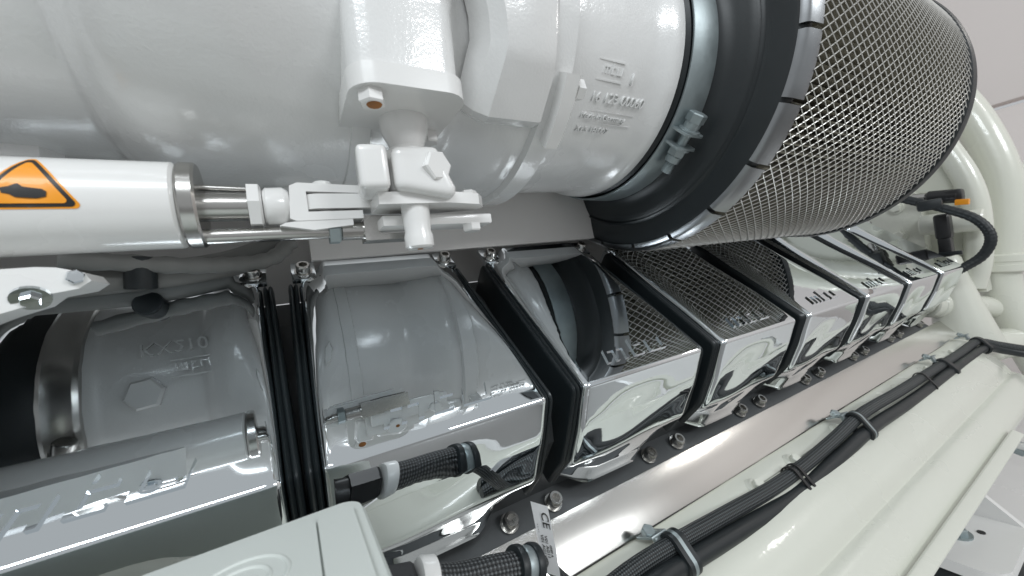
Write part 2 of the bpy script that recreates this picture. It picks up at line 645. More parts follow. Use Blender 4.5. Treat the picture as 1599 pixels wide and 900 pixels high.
# ------------------------------------------------------------------ cream coolant manifold
mf = empty('coolant_manifold', (.8, .3, -.45))
prof = catmull([Vector((y, z, 0)) for y, z in [(.40, -.352), (.37, -.352), (.345, -.3575), (.322, -.362), (.297, -.372), (.274, -.390), (.262, -.412)]], 4) + \
       catmull([Vector((y, z, 0)) for y, z in [(.2605, -.4165), (.247, -.418), (.231, -.430), (.218, -.446), (.2145, -.460), (.223, -.478), (.25, -.505), (.32, -.54)]], 4)
xs = [-.6 + i * .1 for i in range(24)] + [1.78, 1.82, 1.85]
bm = bmesh.new()
rings = []
for x in xs:
    k = sstep(1.70, 1.86, x)
    rings.append([bm.verts.new((x, p.x + (.33 - p.x) * k * .6, p.y + (-.48 - p.y) * k * .5)) for p in prof])
for A, B in zip(rings, rings[1:]):
    for i in range(len(A) - 1): bm.faces.new((A[i], A[i + 1], B[i + 1], B[i]))
bm.faces.new(rings[-1])
obj('manifold_body', bm, 'cream', mf, angle=40)
bm = bmesh.new()
prism(bm, [(.398, -.346), (.362, -.347), (.352, -.353), (.352, -.358), (.398, -.358)], lambda y, z, x: Vector((x, y, z)), -.5, 1.80)
bevel_all(bm, .0015)
obj('mounting_flange', bm, 'cream', mf)
for x in (.36, .585, .70, .875, 1.055, 1.2, 1.385, 1.60):
    bm = bmesh.new()
    lathe(bm, [(0, .017), (.004, .0165), (.006, .013), (.007, .012)], (x, .352, -.357), (0, -.5, .866), 20)
    bs = obj('bolt_boss', bm, 'cream', mf)
    bm = bmesh.new()
    hexprism(bm, (x, .349, -.352), (0, -.5, .866), .009, .010, rot=x * 7)
    obj('bolt_head', bm, 'cream', bs, smooth=False)
tag(mf, 'long cream painted coolant manifold in the lower right corner', 'manifold')

# ------------------------------------------------------------------ turbocharger, coaxial with the filter
AY, AZ = .396, .2697
def ax(x, r, th):                       # th: 0 = towards the camera (-Y), positive = up
    return Vector((x, AY - r * math.cos(th), AZ + r * math.sin(th)))
tb = empty('turbocharger', (0, AY, AZ))
def xl(prof, seg=96, caps=(True, True)):
    bm = bmesh.new()
    lathe(bm, prof, (0, AY, AZ), (1, 0, 0), seg, caps)
    return bm
def smoothprof(P, n=5):
    return [(p.x, p.y) for p in catmull([Vector((a, b, 0)) for a, b in P], n)]
# scroll and bearing housing
body = smoothprof([(.214, .160), (.200, .158), (.180, .150), (.150, .137), (.125, .140), (.09, .146), (.03, .150), (-.02, .1515), (-.06, .149), (-.08, .142), (-.089, .136), (-.096, .131), (-.11, .130)], 6) + \
       smoothprof([(-.130, .1298), (-.155, .130), (-.180, .130), (-.190, .132), (-.215, .132)], 4)
bm = xl(list(reversed(body)))
for v in bm.verts:                      # the scroll swells towards the front between boss and bearing housing
    b_ = sstep(-.098, -.074, v.co.x) * (1 - sstep(-.02, .05, v.co.x))
    c_ = max(0, (AY - v.co.y) / .15) ** 1.5
    v.co.y -= .016 * b_ * c_
hs = obj('scroll_housing', bm, 'white_cast', tb)
bm = xl([(.214, .162), (.216, .1665), (.2375, .1665), (.2395, .164), (.24, .150)])
obj('joint_flange', bm, 'white_cast', tb)
inl = [(.238, .150)] + smoothprof([(.245, .1515), (.30, .150), (.345, .1495), (.362, .151), (.374, .1545)], 4) + [(.385, .1555), (.3905, .1545), (.392, .151), (.392, .135), (.32, .13)]
bm = xl(inl)
ip = obj('inlet_pipe', bm, 'white_cast', tb)

# lettering cast on the inlet pipe
def onpipe(x0, z0, r=.1495):
    th0 = math.asin((z0 - AZ) / r)
    return lambda x, y, h: ax(x0 + x, r + h - .0006, th0 + y / r)
bm = bmesh.new()
def pipe_strokes(bm, x0, z0, sx, sy):
    f = onpipe(x0, z0)
    for l in logo_strokes(): prism(bm, l, lambda x, y, h: f(x * sx, y * sy, h), -.0005, .0022)
pipe_strokes(bm, .285, .194, .0062, .0068)
f = onpipe(.279, .1885)
for y in (0, .0172): prism(bm, [(0, y), (.034, y), (.034, y + .0014), (0, y + .0014)], f, -.0005, .002)
obj('cast_logo', bm, 'white_cast', ip, angle=20)
def cast(s, x, z, size, sx=1.0, shear=.15):
    bm = text_bm(s, size, .0016, onpipe(x, z), sx=sx, shear=shear)
    return obj('cast_lettering', bm, 'white_cast', ip, smooth=False)
cast('1', .322, .189, .016)
cast('16 123 00060', .277, .1735, .0132, 1.02)
cast('Made in Germany', .272, .1615, .0086, 1.0)
cast('XLS 18 007', .272, .1525, .0086, 1.1)
f = onpipe(.268, .1585)
bm = bmesh.new()
for y in (0, .0118): prism(bm, [(0, y), (.078, y), (.078, y + .0010), (0, y + .0010)], f, -.0005, .0016)
obj('cast_frame', bm, 'white_cast', ip, smooth=False)
# cast lettering on the underside of the scroll (read in the chrome below)
def under(x0, y0, r=.149, flip=1):
    th0 = math.acos((AY - y0) / r)
    return lambda x, y, h: ax(x0 + x, r + h - .001, -(th0 - y / r))
bm = text_bm('KX2101', .022, .0012, under(-.150, .455, .138), shear=.1)
obj('cast_lettering', bm, 'white_cast', hs, smooth=False)
bm = bmesh.new()
f = under(-.118, .428, .1375)
for l in logo_strokes(): prism(bm, l, lambda x, y, h: f(x * .0075, y * .009, h), -.0005, .0024)
for l in (rpoly(-.004, -.005, .040, -.0035, .0005, 1), rpoly(-.004, .0145, .040, .016, .0005, 1)): prism(bm, l, f, -.0005, .0024)
obj('cast_logo', bm, 'white_cast', hs, smooth=False)

# square actuator boss hanging on the front of the scroll
bm = bmesh.new()
sec = [(.178, .0), (.196, .002), (.23, .004), (.26, .008), (.31, .014)]
rr = []
def boss_ring(z, g, r=.016):
    x0, x1, y0, y1 = .052 + g * .3, .130 - g * .2, .252 - g * .25, .40
    return [bm.verts.new((x, y, z)) for x, y in rpoly(x0, y0, x1, y1, r, 5)]
def boss2(z, x0, x1, y0, r): return [bm.verts.new((x, y, z)) for x, y in rpoly(x0, y0, x1, .40, r, 5)]
for a_ in ((.158, .0515, .1295, .2525, .016), (.170, .0515, .1295, .2515, .016), (.205, .0525, .1300, .2500, .015), (.2145, .0535, .1310, .2490, .014), (.2185, .0555, .1315, .2450, .013), (.222, .060, .1320, .2385, .013), (.232, .054, .1325, .2320, .018), (.27, .040, .1340, .2270, .022), (.36, .033, .1330, .2300, .022)): rr.append(boss2(*a_))
for A, B in zip(rr, rr[1:]):
    for i in range(len(A)): bm.faces.new((A[i], A[(i + 1) % len(A)], B[(i + 1) % len(A)], B[i]))
bm.faces.new(rr[0]); bm.faces.new(rr[-1])
obj('shaft_boss', bm, 'white_cast', tb, angle=60)
bm = bmesh.new()
prism(bm, rpoly(.050, .249, .132, .345, .018, 6), lambda x, y, z: Vector((x, y, z)), .142, .1565)
bevel_all(bm, .0028, 3)
fl = obj('boss_flange', bm, 'white', tb)
for x, y, mt_ in ((.064, .262, 'white'), (.121, .318, 'white')):
    bm = bmesh.new()
    hexprism(bm, (x, y, .1425), (0, 0, -1), .0088, .0095, rot=.35)
    bt = obj('flange_bolt', bm, mt_, fl, smooth=False)
    if x < .1:
        bm = bmesh.new()
        lathe(bm, [(0, .0052), (.0008, .0046), (.0012, .003)], (x + .001, y - .001, .1331), (0, 0, -1), 16)
        obj('rust_patch', bm, 'rust', bt)
# gusset and bolt lug of the joint
bm = bmesh.new()
# lug: a block at about 45 degrees below the horizontal on the front, blending into a tapering rib above it
def lugring(th, h, x0, x1, base=.140):
    return [bm.verts.new(ax(x, r, th)) for x, r in ((x0, base), (x0 + .006, .152 + h * .75), (x0 + .016, .158 + h), (x1 - .004, .158 + h), (x1, .156 + h), (x1, base))]
RR = [lugring(R(a), h, x0, .2135) for a, h, x0 in ((-51, .002, .150), (-49.5, .010, .146), (-47, .016, .144), (-33, .019, .148), (-29, .018, .150), (-23, .015, .148), (-12, .0125, .140), (0, .011, .128), (14, .010, .118), (30, .009, .11))]
for A, B in zip(RR, RR[1:]):
    for i in range(len(A) - 1): bm.faces.new((A[i], A[i + 1], B[i + 1], B[i]))
bm.faces.new(RR[0]); bm.faces.new(RR[-1])
obj('stiffening_rib', bm, 'white_cast', tb, angle=28)
bm = bmesh.new()
for th0, th1 in ((R(-54), R(-33)),):
    A = []
    for i in range(9):
        th = th0 + (th1 - th0) * i / 8
        A.append([bm.verts.new(ax(x, r, th)) for x, r in ((.224, .155), (.224, .178), (.238, .178), (.2415, .175), (.2415, .150))])
    for a, b in zip(A, A[1:]):
        for i in range(4): bm.faces.new((a[i], a[i + 1], b[i + 1], b[i]))
    bm.faces.new(A[0]); bm.faces.new(A[-1])
bevel_all(bm, .003, 3)
lug = obj('clamp_plate', bm, 'white', tb)
bm = bmesh.new()
hexprism(bm, ax(.2415, .168, R(-37)), (1, 0, 0), .0095, .009, rot=.3)
obj('clamp_bolt', bm, 'white', lug, smooth=False)
# band clamp and black hose at the turbine side
bm = xl([(-.228, .132), (-.227, .1365), (-.223, .1385), (-.217, .1365), (-.206, .1365), (-.200, .1385), (-.196, .1365), (-.195, .132)], caps=(False, False))
bc = obj('band_clamp', bm, 'steel', tb)
bm = bmesh.new()
cyl(bm, ax(-.218, .146, R(-62)), ax(-.203, .150, R(-80)), .009, 18)
box(bm, ax(-.209, .144, R(-70)), (.022, .03, .018), Matrix.Rotation(R(20), 3, 'X'), .003)
obj('clamp_screw', bm, 'steel', bc)
bm = xl([(-.80, .160), (-.42, .150), (-.28, .141), (-.230, .134), (-.215, .125)])
obj('black_hose', bm, 'black_rubber', tb)
for x, a_, r_, h in ((-.145, -92, .018, .008), (.02, -96, .016, .012)):
    bm = bmesh.new()
    o_ = ax(x, .120 if x < 0 else .143, R(a_)); d_ = (ax(x, 1, R(a_)) - ax(x, 0, R(a_)))
    hexprism(bm, o_, d_, r_, h + .012, rot=.4, chamfer=.004)
    obj('plug_boss', bm, 'white_cast', hs, angle=25)
bm = bmesh.new()
lathe(bm, [(.058, .1465), (.060, .1500), (.074, .1500), (.076, .1455)], (0, AY, AZ), (1, 0, 0), 96, (False, False))
obj('casting_band', bm, 'white_cast', hs)
tag(tb, 'big white cast turbocharger housing across the top with raised lettering', 'turbocharger')

# ------------------------------------------------------------------ air filter
af = empty('air_filter', (.75, AY, AZ))
# rubber sleeve
sl = [(.395, .150)] + smoothprof([(.400, .1545), (.43, .1572), (.441, .1605), (.448, .168), (.4525, .179), (.4555, .187), (.4585, .193)], 4) + [(.4595, .194), (.4600, .1965)] + smoothprof([(.461, .199), (.462, .215), (.464, .2285), (.468, .232)], 3) + [(.480, .2325), (.480, .20)]
bm = xl(sl, 128)
bo = obj('rubber_sleeve', bm, 'black_rubber', af)
bm = xl([(.4575, .1955), (.4590, .1972), (.4600, .1985), (.4620, .1995)], 128, (False, False))
obj('moulded_ridge', bm, 'black_rubber', bo)
th0 = R(27)
bm = text_bm('PUR', .017, .0006, lambda x, y, h: ax(.4622 - h, .207 + y, R(4) + x / .21))
obj('moulded_lettering', bm, 'black_plastic', bo, smooth=False)
# steel end band made of segments with open slits
NS = 22
seg_me = None
for k in range(NS):
    if seg_me is None:
        bm = bmesh.new()
        a_ = 2 * math.pi / NS
        for (x, r0, r1) in ((0, 0, 0),):
            rings = []
            n = 10
            for i in range(n + 1):
                th = a_ * (.04 + .92 * i / n)
                rings.append([bm.verts.new((x_, -r_ * math.cos(th), r_ * math.sin(th))) for x_, r_ in ((.4615, .229), (.4630, .2345), (.4665, .2375), (.4845, .2405), (.4845, .2385), (.4665, .2345))])
            for A, B in zip(rings, rings[1:]):
                for i in range(6): bm.faces.new((A[i], A[(i + 1) % 6], B[(i + 1) % 6], B[i]))
            bm.faces.new(rings[0]); bm.faces.new(rings[-1])
        o = obj('band_segment', bm, 'band_steel', None, angle=40)
        seg_me = o.data
    else:
        o = bpy.data.objects.new('band_segment', seg_me); col.objects.link(o)
    o.parent = af
    o.matrix_parent_inverse = Matrix.Identity(4)
    o.location = Vector((0, AY, AZ)) - Vector(af.location)
    o.rotation_euler = (-(2 * math.pi * k / NS + R(3)), 0, 0)
# pleated media
bm = bmesh.new()
NP = 150
X0, X1 = .478, 1.02
rings = []
for x in (X0, X1):
    rings.append([bm.verts.new(ax(x, .2385 if i % 2 else .214, 2 * math.pi * i / (2 * NP))) for i in range(2 * NP)])
for i in range(2 * NP): bm.faces.new((rings[0][i], rings[0][(i + 1) % (2 * NP)], rings[1][(i + 1) % (2 * NP)], rings[1][i]))
bm.faces.new(rings[0]); bm.faces.new(rings[1])
obj('pleated_media', bm, 'media', af, smooth=False)
# wire mesh: two families of helical wires
bm = bmesh.new()
NW = 128
LEN = X1 - X0
XW = .4843
LEN = X1 - XW
def wires(bm, sg, r, rw, nw, twist, steps=40):
    for k in range(nw):
        a0 = 2 * math.pi * k / nw
        prev = None
        for i in range(steps + 1):
            t = i / steps
            th = a0 + sg * twist * t
            c = ax(XW + LEN * t, r, th)
            rad = ax(0, 1, th) - ax(0, 0, th)
            tang = (Vector((LEN, 0, 0)) + (ax(0, r, th + .001) - ax(0, r, th)) / .001 * sg * twist).normalized()
            sd = tang.cross(rad).normalized()
            ring = [bm.verts.new(c + rad * rw), bm.verts.new(c + sd * rw), bm.verts.new(c - rad * rw), bm.verts.new(c - sd * rw)]
            if prev:
                for j in range(4): bm.faces.new((prev[j], prev[(j + 1) % 4], ring[(j + 1) % 4], ring[j]))
            prev = ring
wires(bm, 1, .2397, .00075, NW, .56 * LEN / .24)
wires(bm, -1, .2414, .00065, NW, .56 * LEN / .24)
ms = obj('wire_mesh', bm, 'wire', af)
ms['kind'] = 'stuff'
bm = xl([(1.012, .236), (1.014, .2435), (1.024, .2455), (1.034, .2445), (1.036, .236), (1.036, .05)], 128)
er = obj('end_cap', bm, 'black_rubber', af)
tag(af, 'large round air filter with diamond wire mesh and black rubber sleeve', 'air filter')

# ------------------------------------------------------------------ hose clamp round the sleeve
hc = empty('hose_clamp', ax(.42, .158, R(-40)))
bm = xl([(.399, .1575), (.3985, .1595), (.400, .1603), (.4375, .1615), (.4385, .1605), (.4375, .1585)], 128, (False, False))
bd = obj('clamp_band', bm, 'zinc', hc)
# lugs and bolt, lying tangential at about 45 degrees below the horizontal
thb = R(-47)
def cl(x, r, th): return ax(x, r, th)
tdir = (ax(0, 1, thb - .01) - ax(0, 1, thb + .01)).normalized()      # pointing downwards round the pipe
rad = (ax(0, 1, thb) - ax(0, 0, thb)).normalized()
cen = ax(.417, .171, thb)
rotm = Matrix((Vector((1, 0, 0)), rad, tdir)).transposed()
for q in (-.008, .008):
    bm = bmesh.new()
    prism(bm, rpoly(-.017, -.016, .017, .012, .007, 5), lambda x, y, h, q=q: cen + Vector((1, 0, 0)) * x + rad * y + tdir * (h + q), -.0012, .0012)
    bevel_all(bm, .0006)
    obj('clamp_lug', bm, 'zinc', hc)
bm = bmesh.new()
cyl(bm, cen - tdir * .022, cen + tdir * .042, .0056, 20)
for i in range(9):
    lathe(bm, [(0, .0056), (.0006, .0064), (.0012, .0056)], cen + tdir * (.027 + i * .0017), tdir, 18, (False, False))
bo = obj('clamp_bolt', bm, 'zinc', hc)
bm = bmesh.new()
hexprism(bm, cen - tdir * .020, -tdir, .0108, .010, rot=.2)
obj('bolt_head', bm, 'zinc', bo, smooth=False)
bm = bmesh.new()
lathe(bm, [(-.020, .0092), (-.012, .0092), (-.0115, .0125), (-.0095, .0125)], cen, tdir, 20)
obj('spacer', bm, 'zinc', bo)
bm = bmesh.new()
lathe(bm, [(.0095, .0125), (.0115, .0125)], cen, tdir, 20)
hexprism(bm, cen + tdir * .0115, tdir, .0105, .009, rot=.5)
lathe(bm, [(.0205, .0088), (.028, .0085)], cen, tdir, 20)
obj('nut', bm, 'zinc', bo)
tag(hc, 'grey zinc hose clamp with a long bolt between white pipe and black sleeve', 'hose clamp')

# ------------------------------------------------------------------ actuator
CY, CZ, CR = .333, .0843, .0282
ac = empty('actuator', (-.1, CY, CZ))
def al(prof, seg=48, caps=(True, True)):
    bm = bmesh.new()
    lathe(bm, prof, (0, CY, CZ), (1, 0, 0), seg, caps)
    return bm
obj('actuator_housing', al([(-.60, CR), (-.0545, CR), (-.0525, CR - .002), (-.052, .02)]), 'white', ac)
obj('end_ring', al([(-.0525, .0225), (-.052, CR - .0008), (-.0505, CR + .0003), (-.0435, CR + .0003), (-.042, CR - .001), (-.042, .008)]), 'steel', ac)
bm = bmesh.new()
lathe(bm, [(-.045, .0098), (-.016, .0098), (-.0155, .0085), (-.008, .0085)], (0, CY, CZ - .001), (1, 0, 0), 32)
obj('piston_rod', bm, 'steel', ac)
bm = bmesh.new()
cyl(bm, (-.043, CY, CZ - .0215), (.060, CY, CZ - .0215), .0052, 20)
gr = obj('guide_rod', bm, 'steel', ac)
bm = bmesh.new()
cyl(bm, (-.05, CY + .004, CZ + .014), (-.012, CY + .004, CZ + .0125), .0022, 14)
obj('spring_wire', bm, 'steel', ac)
# warning sticker wrapped on the housing
def sticker(bm, poly, lift):
    vs = [bm.verts.new((x, y, 0)) for x, y in poly]
    f = bm.faces.new(vs)
    bmesh.ops.triangulate(bm, faces=[f])
    for it in range(3): bmesh.ops.subdivide_edges(bm, edges=[e for e in bm.edges if e.calc_length() > .004], cuts=1, use_grid_fill=False)
    bmesh.ops.triangulate(bm, faces=bm.faces)
    r = CR + lift
    for v in bm.verts:
        th = v.co.y / CR
        v.co = Vector((v.co.x, CY - r * math.cos(th), CZ + r * math.sin(th)))
def tri(cx, cy, s, rnd, n=6):
    out = []
    for k in range(3):
        a = R(90 + 120 * k)
        px, py = cx + (s - 2 * rnd) * math.cos(a), cy + (s - 2 * rnd) * math.sin(a)
        for i in range(n + 1):
            b = a - R(60) + R(120) * i / n
            out.append((px + rnd * math.cos(b), py + rnd * math.sin(b)))
    return out
st_c = (-.1125, .0042)
bm = bmesh.new(); sticker(bm, tri(st_c[0], st_c[1], .0243, .0022), .00025); stk = obj('warning_sticker', bm, 'orange', ac)
bm = bmesh.new(); sticker(bm, tri(st_c[0], st_c[1], .0222, .0020), .00045); obj('black_border', bm, 'ink', stk)
bm = bmesh.new(); sticker(bm, tri(st_c[0], st_c[1], .0183, .0016), .00065); obj('orange_field', bm, 'orange', stk)
hand = [(-.0062, -.0035), (-.004, -.0052), (.0035, -.0058), (.0072, -.0050), (.0076, -.0022), (.0060, -.0008), (.002, -.0002), (-.001, .0004), (-.0028, .0022), (-.0040, .0018), (-.0032, -.0004), (-.0060, .0006), (-.0092, -.0002), (-.0092, -.0012), (-.0060, -.0012), (-.0088, -.0022), (-.0088, -.0030)]
bm = bmesh.new(); sticker(bm, [(st_c[0] + x, st_c[1] - .0008 + y) for x, y in hand], .00085); obj('hand_symbol', bm, 'ink', stk)
tag(ac, 'white cylindrical actuator with an orange warning triangle at the left edge', 'actuator')

# ------------------------------------------------------------------ linkage between actuator and turbocharger
lk = empty('actuator_linkage', (.09, .31, .08))
LY = CY
bm = bmesh.new()
hexprism(bm, (-.0155, LY, CZ - .001), (1, 0, 0), .0165, .0085, rot=R(0), chamfer=.0015)
obj('lock_nut', bm, 'white', lk, angle=50)
bm = bmesh.new()
lathe(bm, [(-.0065, .0115), (-.0045, .0135), (.006, .0140), (.0085, .0125), (.010, .011)], (0, LY, CZ - .001), (1, 0, 0), 28)
obj('fork_collar', bm, 'white', lk)
bm = bmesh.new()
fork = [(.009, -.0115), (.013, -.0135), (.060, -.0125), (.060, -.0062), (.0215, -.0068), (.0215, .0085), (.060, .0075), (.060, .0135), (.016, .0150), (.011, .0125)]
prism(bm, fork, lambda x, z, h: Vector((x, LY + h, CZ - .001 + z)), -.0115, .0115)
bevel_all(bm, .0028, 4)
obj('clevis_fork', bm, 'white', lk)
bm = bmesh.new()
prism(bm, [(.030 + .0125 * math.cos(R(a)) * 1, LY - .0 + .0125 * math.sin(R(a))) for a in range(90, 271, 15)] + [(.075, LY - .0135), (.105, LY - .014), (.105, LY + .014), (.075, LY + .0135)], lambda x, y, z: Vector((x, y, z)), CZ - .0056, CZ + .0056)
bevel_all(bm, .0042, 5)
obj('lever_arm', bm, 'white', lk)
bm = bmesh.new()
cyl(bm, (.034, LY, CZ + .0125), (.034, LY, CZ + .0175), .0075, 24, .0012)
cyl(bm, (.034, LY, CZ - .02), (.034, LY, CZ + .012), .0055, 20)
obj('clevis_pin', bm, 'white', lk)
# split clamp block on the shaft
SX, SYY = .0955, .300
rz = Matrix.Rotation(R(-8), 3, 'Z')
bm = bmesh.new()
box(bm, (.0655, .296, .0985), (.021, .036, .032), rz, .0050, 4)
obj('clamp_jaw', bm, 'white', lk)
bm = bmesh.new()
vs = box(bm, (.0975, .296, .0985), (.036, .038, .033), rz, .0075, 5)
for v in vs:
    if v.co.x > .10 and v.co.z < .095: v.co += Vector((.010, 0, -.006))
cyl(bm, (SX, SYY, .082), (SX, SYY, .118), .0185, 30, .003)
obj('clamp_block', bm, 'white', lk)
bm = bmesh.new()
pl = [(.066, -.016), (.118, -.02), (.148, -.014), (.156, -.004), (.156, .006), (.118, .018), (.066, .016)]
prism(bm, pl, lambda x, y, z: Vector((x, .305 + y, z)), .0735, .0825)
bevel_all(bm, .002, 2)
obj('lower_plate', bm, 'white', lk)
bm = bmesh.new()
d = Vector((.25, -.93, -.02)).normalized()
c = Vector((.1085, .283, .0995))
lathe(bm, [(-.02, .0115), (-.0035, .0115), (-.0025, .0135), (0, .0135)], c, d, 24)
hexprism(bm, c, d, .0120, .0085, rot=.1)
obj('clamp_bolt', bm, 'white', lk, angle=28)
bm = bmesh.new()
lathe(bm, [(.112, .0128), (.116, .0128), (.122, .0135), (.132, .0178), (.140, .0192), (.144, .0192)], (SX, SYY, 0), (0, 0, 1), 36)
obj('shaft_cone', bm, 'white', lk)
bm = bmesh.new()
lathe(bm, [(.0405, .0095), (.042, .0112), (.050, .0113), (.054, .0102), (.062, .0108), (.075, .0112)], (SX, SYY, 0), (0, 0, 1), 28)
obj('shaft_end', bm, 'white', lk)
bm = bmesh.new()
cyl(bm, (SX, SYY, .0400), (SX, SYY, .0445), .0022, 10, 0)
obj('centre_hole', bm, 'rust', lk)
bm = bmesh.new()
box(bm, (.118, .318, .0645), (.095, .026, .0085), None, .0015)
obj('stop_plate', bm, 'white', lk)
bm = bmesh.new()
hexprism(bm, (.147, .310, .0605), (0, 0, -1), .0085, .0065, rot=.4)
hexprism(bm, (.147, .308, .0825), (0, 0, 1), .0075, .0065, rot=.1)
obj('stop_bolt', bm, 'white', lk, smooth=False)
# thin rod with nuts below the fork
bm = bmesh.new()
hexprism(bm, (.0345, CY, CZ - .0215), (1, 0, 0), .0100, .0085, rot=0)
obj('adjuster_nut', bm, 'zinc', lk, angle=25)
bm = bmesh.new()
cyl(bm, (.043, CY, CZ - .0215), (.066, CY, CZ - .0215), .0072, 20)
obj('adjuster_sleeve', bm, 'steel', lk)
bm = bmesh.new()
prism(bm, [(.060, -.0095), (.115, -.0095), (.115, -.0045), (.072, -.0045), (.072, .0055), (.115, .0055), (.115, .0105), (.064, .0105), (.060, .007)], lambda x, z, h: Vector((x, CY + h, CZ - .0215 + z)), -.009, .009)
bevel_all(bm, .001, 2)
obj('adjuster_fork', bm, 'steel', lk)
bm = bmesh.new()
prism(bm, [(.0, .0), (.022, -.004), (.05, -.001), (.05, .0045), (.026, .0045), (.004, .002)], lambda x, z, h: Vector((x + .002, LY - .004 + h, CZ - .0175 + z)), -.007, .007)
bevel_all(bm, .001, 2)
obj('pointer_strap', bm, 'white', lk)
tag(lk, 'white painted clevis linkage and clamped shaft between actuator rod and turbocharger', 'linkage')

# ------------------------------------------------------------------ plate behind the linkage
bm = bmesh.new()
prism(bm, [(.030, .062), (.47, .066), (.47, .20), (.030, .20)], lambda x, z, y: Vector((x, y, z)), .500, .512)
bevel_all(bm, .002, 2)
hp = obj('heat_shield', bm, 'grey_plate', None)
tag(hp, 'plain light grey shield plate behind the linkage, below the turbocharger', 'shield plate')

# grey pipes and cable behind the actuator
bp_ = empty('coolant_hose', (-.05, .5, .06))
bm = bmesh.new()
tube(bm, catmull([(-.7, .50, .055), (-.25, .50, .056), (-.12, .50, .058), (-.05, .51, .066), (.0, .52, .085)], 8), .014, 16)
obj('hose', bm, 'hose_grey', bp_)
bm = bmesh.new()
cyl(bm, (-.115, .485, .045), (-.112, .482, .075), .012, 20)
obj('sleeve', bm, 'black_rubber', bp_)
tag(bp_, 'grey hose with a black sleeve passing behind the white actuator', 'hose')
bm = bmesh.new()
pts = catmull([(-.16, .47, .075), (-.10, .48, .066), (-.05, .485, .062), (-.01, .49, .066), (.012, .50, .085)], 10)
tube(bm, pts, .008, 14, uv=True, rfun=lambda t: .008 + .0008 * math.sin(t * 190))
ch = obj('corrugated_cable', bm, 'hose_grey')
tag(ch, 'short grey corrugated cable curving below the actuator end ring', 'cable')
bm = bmesh.new()
prism(bm, [(-.9, .02), (.62, .02), (.62, .5), (-.9, .5)], lambda x, z, y: Vector((x, y, z)), .60, .62)
bk = obj('inner_panel', bm, 'grey_plate', None, smooth=False)
tag(bk, 'grey engine panel behind the hoses, below the actuator', 'panel')

# ------------------------------------------------------------------ bracket under the actuator at the left edge
br = empty('support_bracket', (-.10, .27, .04))
bm = bmesh.new()
prism(bm, [(-.24, .046), (-.118, .047), (-.110, .046), (-.099, .042), (-.0965, .037), (-.102, .033), (-.116, .031), (-.122, .026), (-.136, .022), (-.24, -.02)], lambda x, z, y: Vector((x, y, z)), .318, .345)
bevel_all(bm, .004, 3)
obj('bracket_arm', bm, 'white', br)
bm = bmesh.new()
hexprism(bm, (-.103, .318, .0395), (.35, -.93, .1), .0042, .004, rot=.3)
obj('bracket_bolt', bm, 'chrome', br, smooth=False)
bm = bmesh.new()
hexprism(bm, (-.121, .318, .0300), (.1, -.7, -.7), .0045, .004, rot=.3)
lathe(bm, [(-.001, .008), (.001, .008)], (-.121, .318, .0300), (.1, -.7, -.7), 20)
obj('bracket_bolt', bm, 'chrome', br, smooth=False)
tag(br, 'white support bracket with bright bolts below the actuator, at the left edge', 'bracket')

# ------------------------------------------------------------------ white control box
cb = empty('control_box', (-.08, .2, -.16))
ZT = -.118
bm = bmesh.new()
prism(bm, rpoly(-.40, .02, .0245, .270, .012, 6), lambda x, y, z: Vector((x, y, z)), ZT - .004, ZT)
bevel_all(bm, .0012, 2)
obj('lid', bm, 'plastic_white', cb)
bm = bmesh.new()
A = [bm.verts.new((x, y, ZT - .0042)) for x, y in rpoly(-.402, .018, .0265, .272, .012, 6)]
B = [bm.verts.new((x, y, ZT - .012)) for x, y in rpoly(-.402, .018, .0275, .273, .012, 6)]
C_ = [bm.verts.new((x, y, ZT - .045)) for x, y in rpoly(-.405, .015, .034, .268, .014, 6)]
D_ = [bm.verts.new((x, y, ZT - .215)) for x, y in rpoly(-.41, .01, .070, .262, .016, 6)]
for P, Q in ((A, B), (B, C_), (C_, D_)):
    for i in range(len(P)): bm.faces.new((P[i], P[(i + 1) % len(P)], Q[(i + 1) % len(P)], Q[i]))
bm.faces.new(A); bm.faces.new(D_)
obj('case', bm, 'plastic_white', cb, angle=50)
bm = bmesh.new()
prism(bm, rpoly(-.40, .03, -.0005, .256, .004, 4), lambda x, y, z: Vector((x, y, z)), ZT - .0005, ZT + .0028)
bevel_all(bm, .001, 2)
pn = obj('lid_panel', bm, 'plastic_white', cb)
bm = bmesh.new()
prism(bm, rpoly(.0006, .03, .0195, .256, .004, 4), lambda x, y, z: Vector((x, y, z)), ZT - .0005, ZT + .0028)
bevel_all(bm, .001, 2)
obj('lid_panel', bm, 'plastic_white', cb)
for r in (.0205, .0130):
    bm = bmesh.new()
    tube(bm, [Vector((-.034 + r * math.cos(2 * math.pi * k / 48), .2185 + r * math.sin(2 * math.pi * k / 48), ZT + .0026)) for k in range(48)], .0011, 8, closed=True)
    obj('embossed_ring', bm, 'plastic_white', pn)
tag(cb, 'white plastic control box with embossed rings in the lower left corner', 'control box')

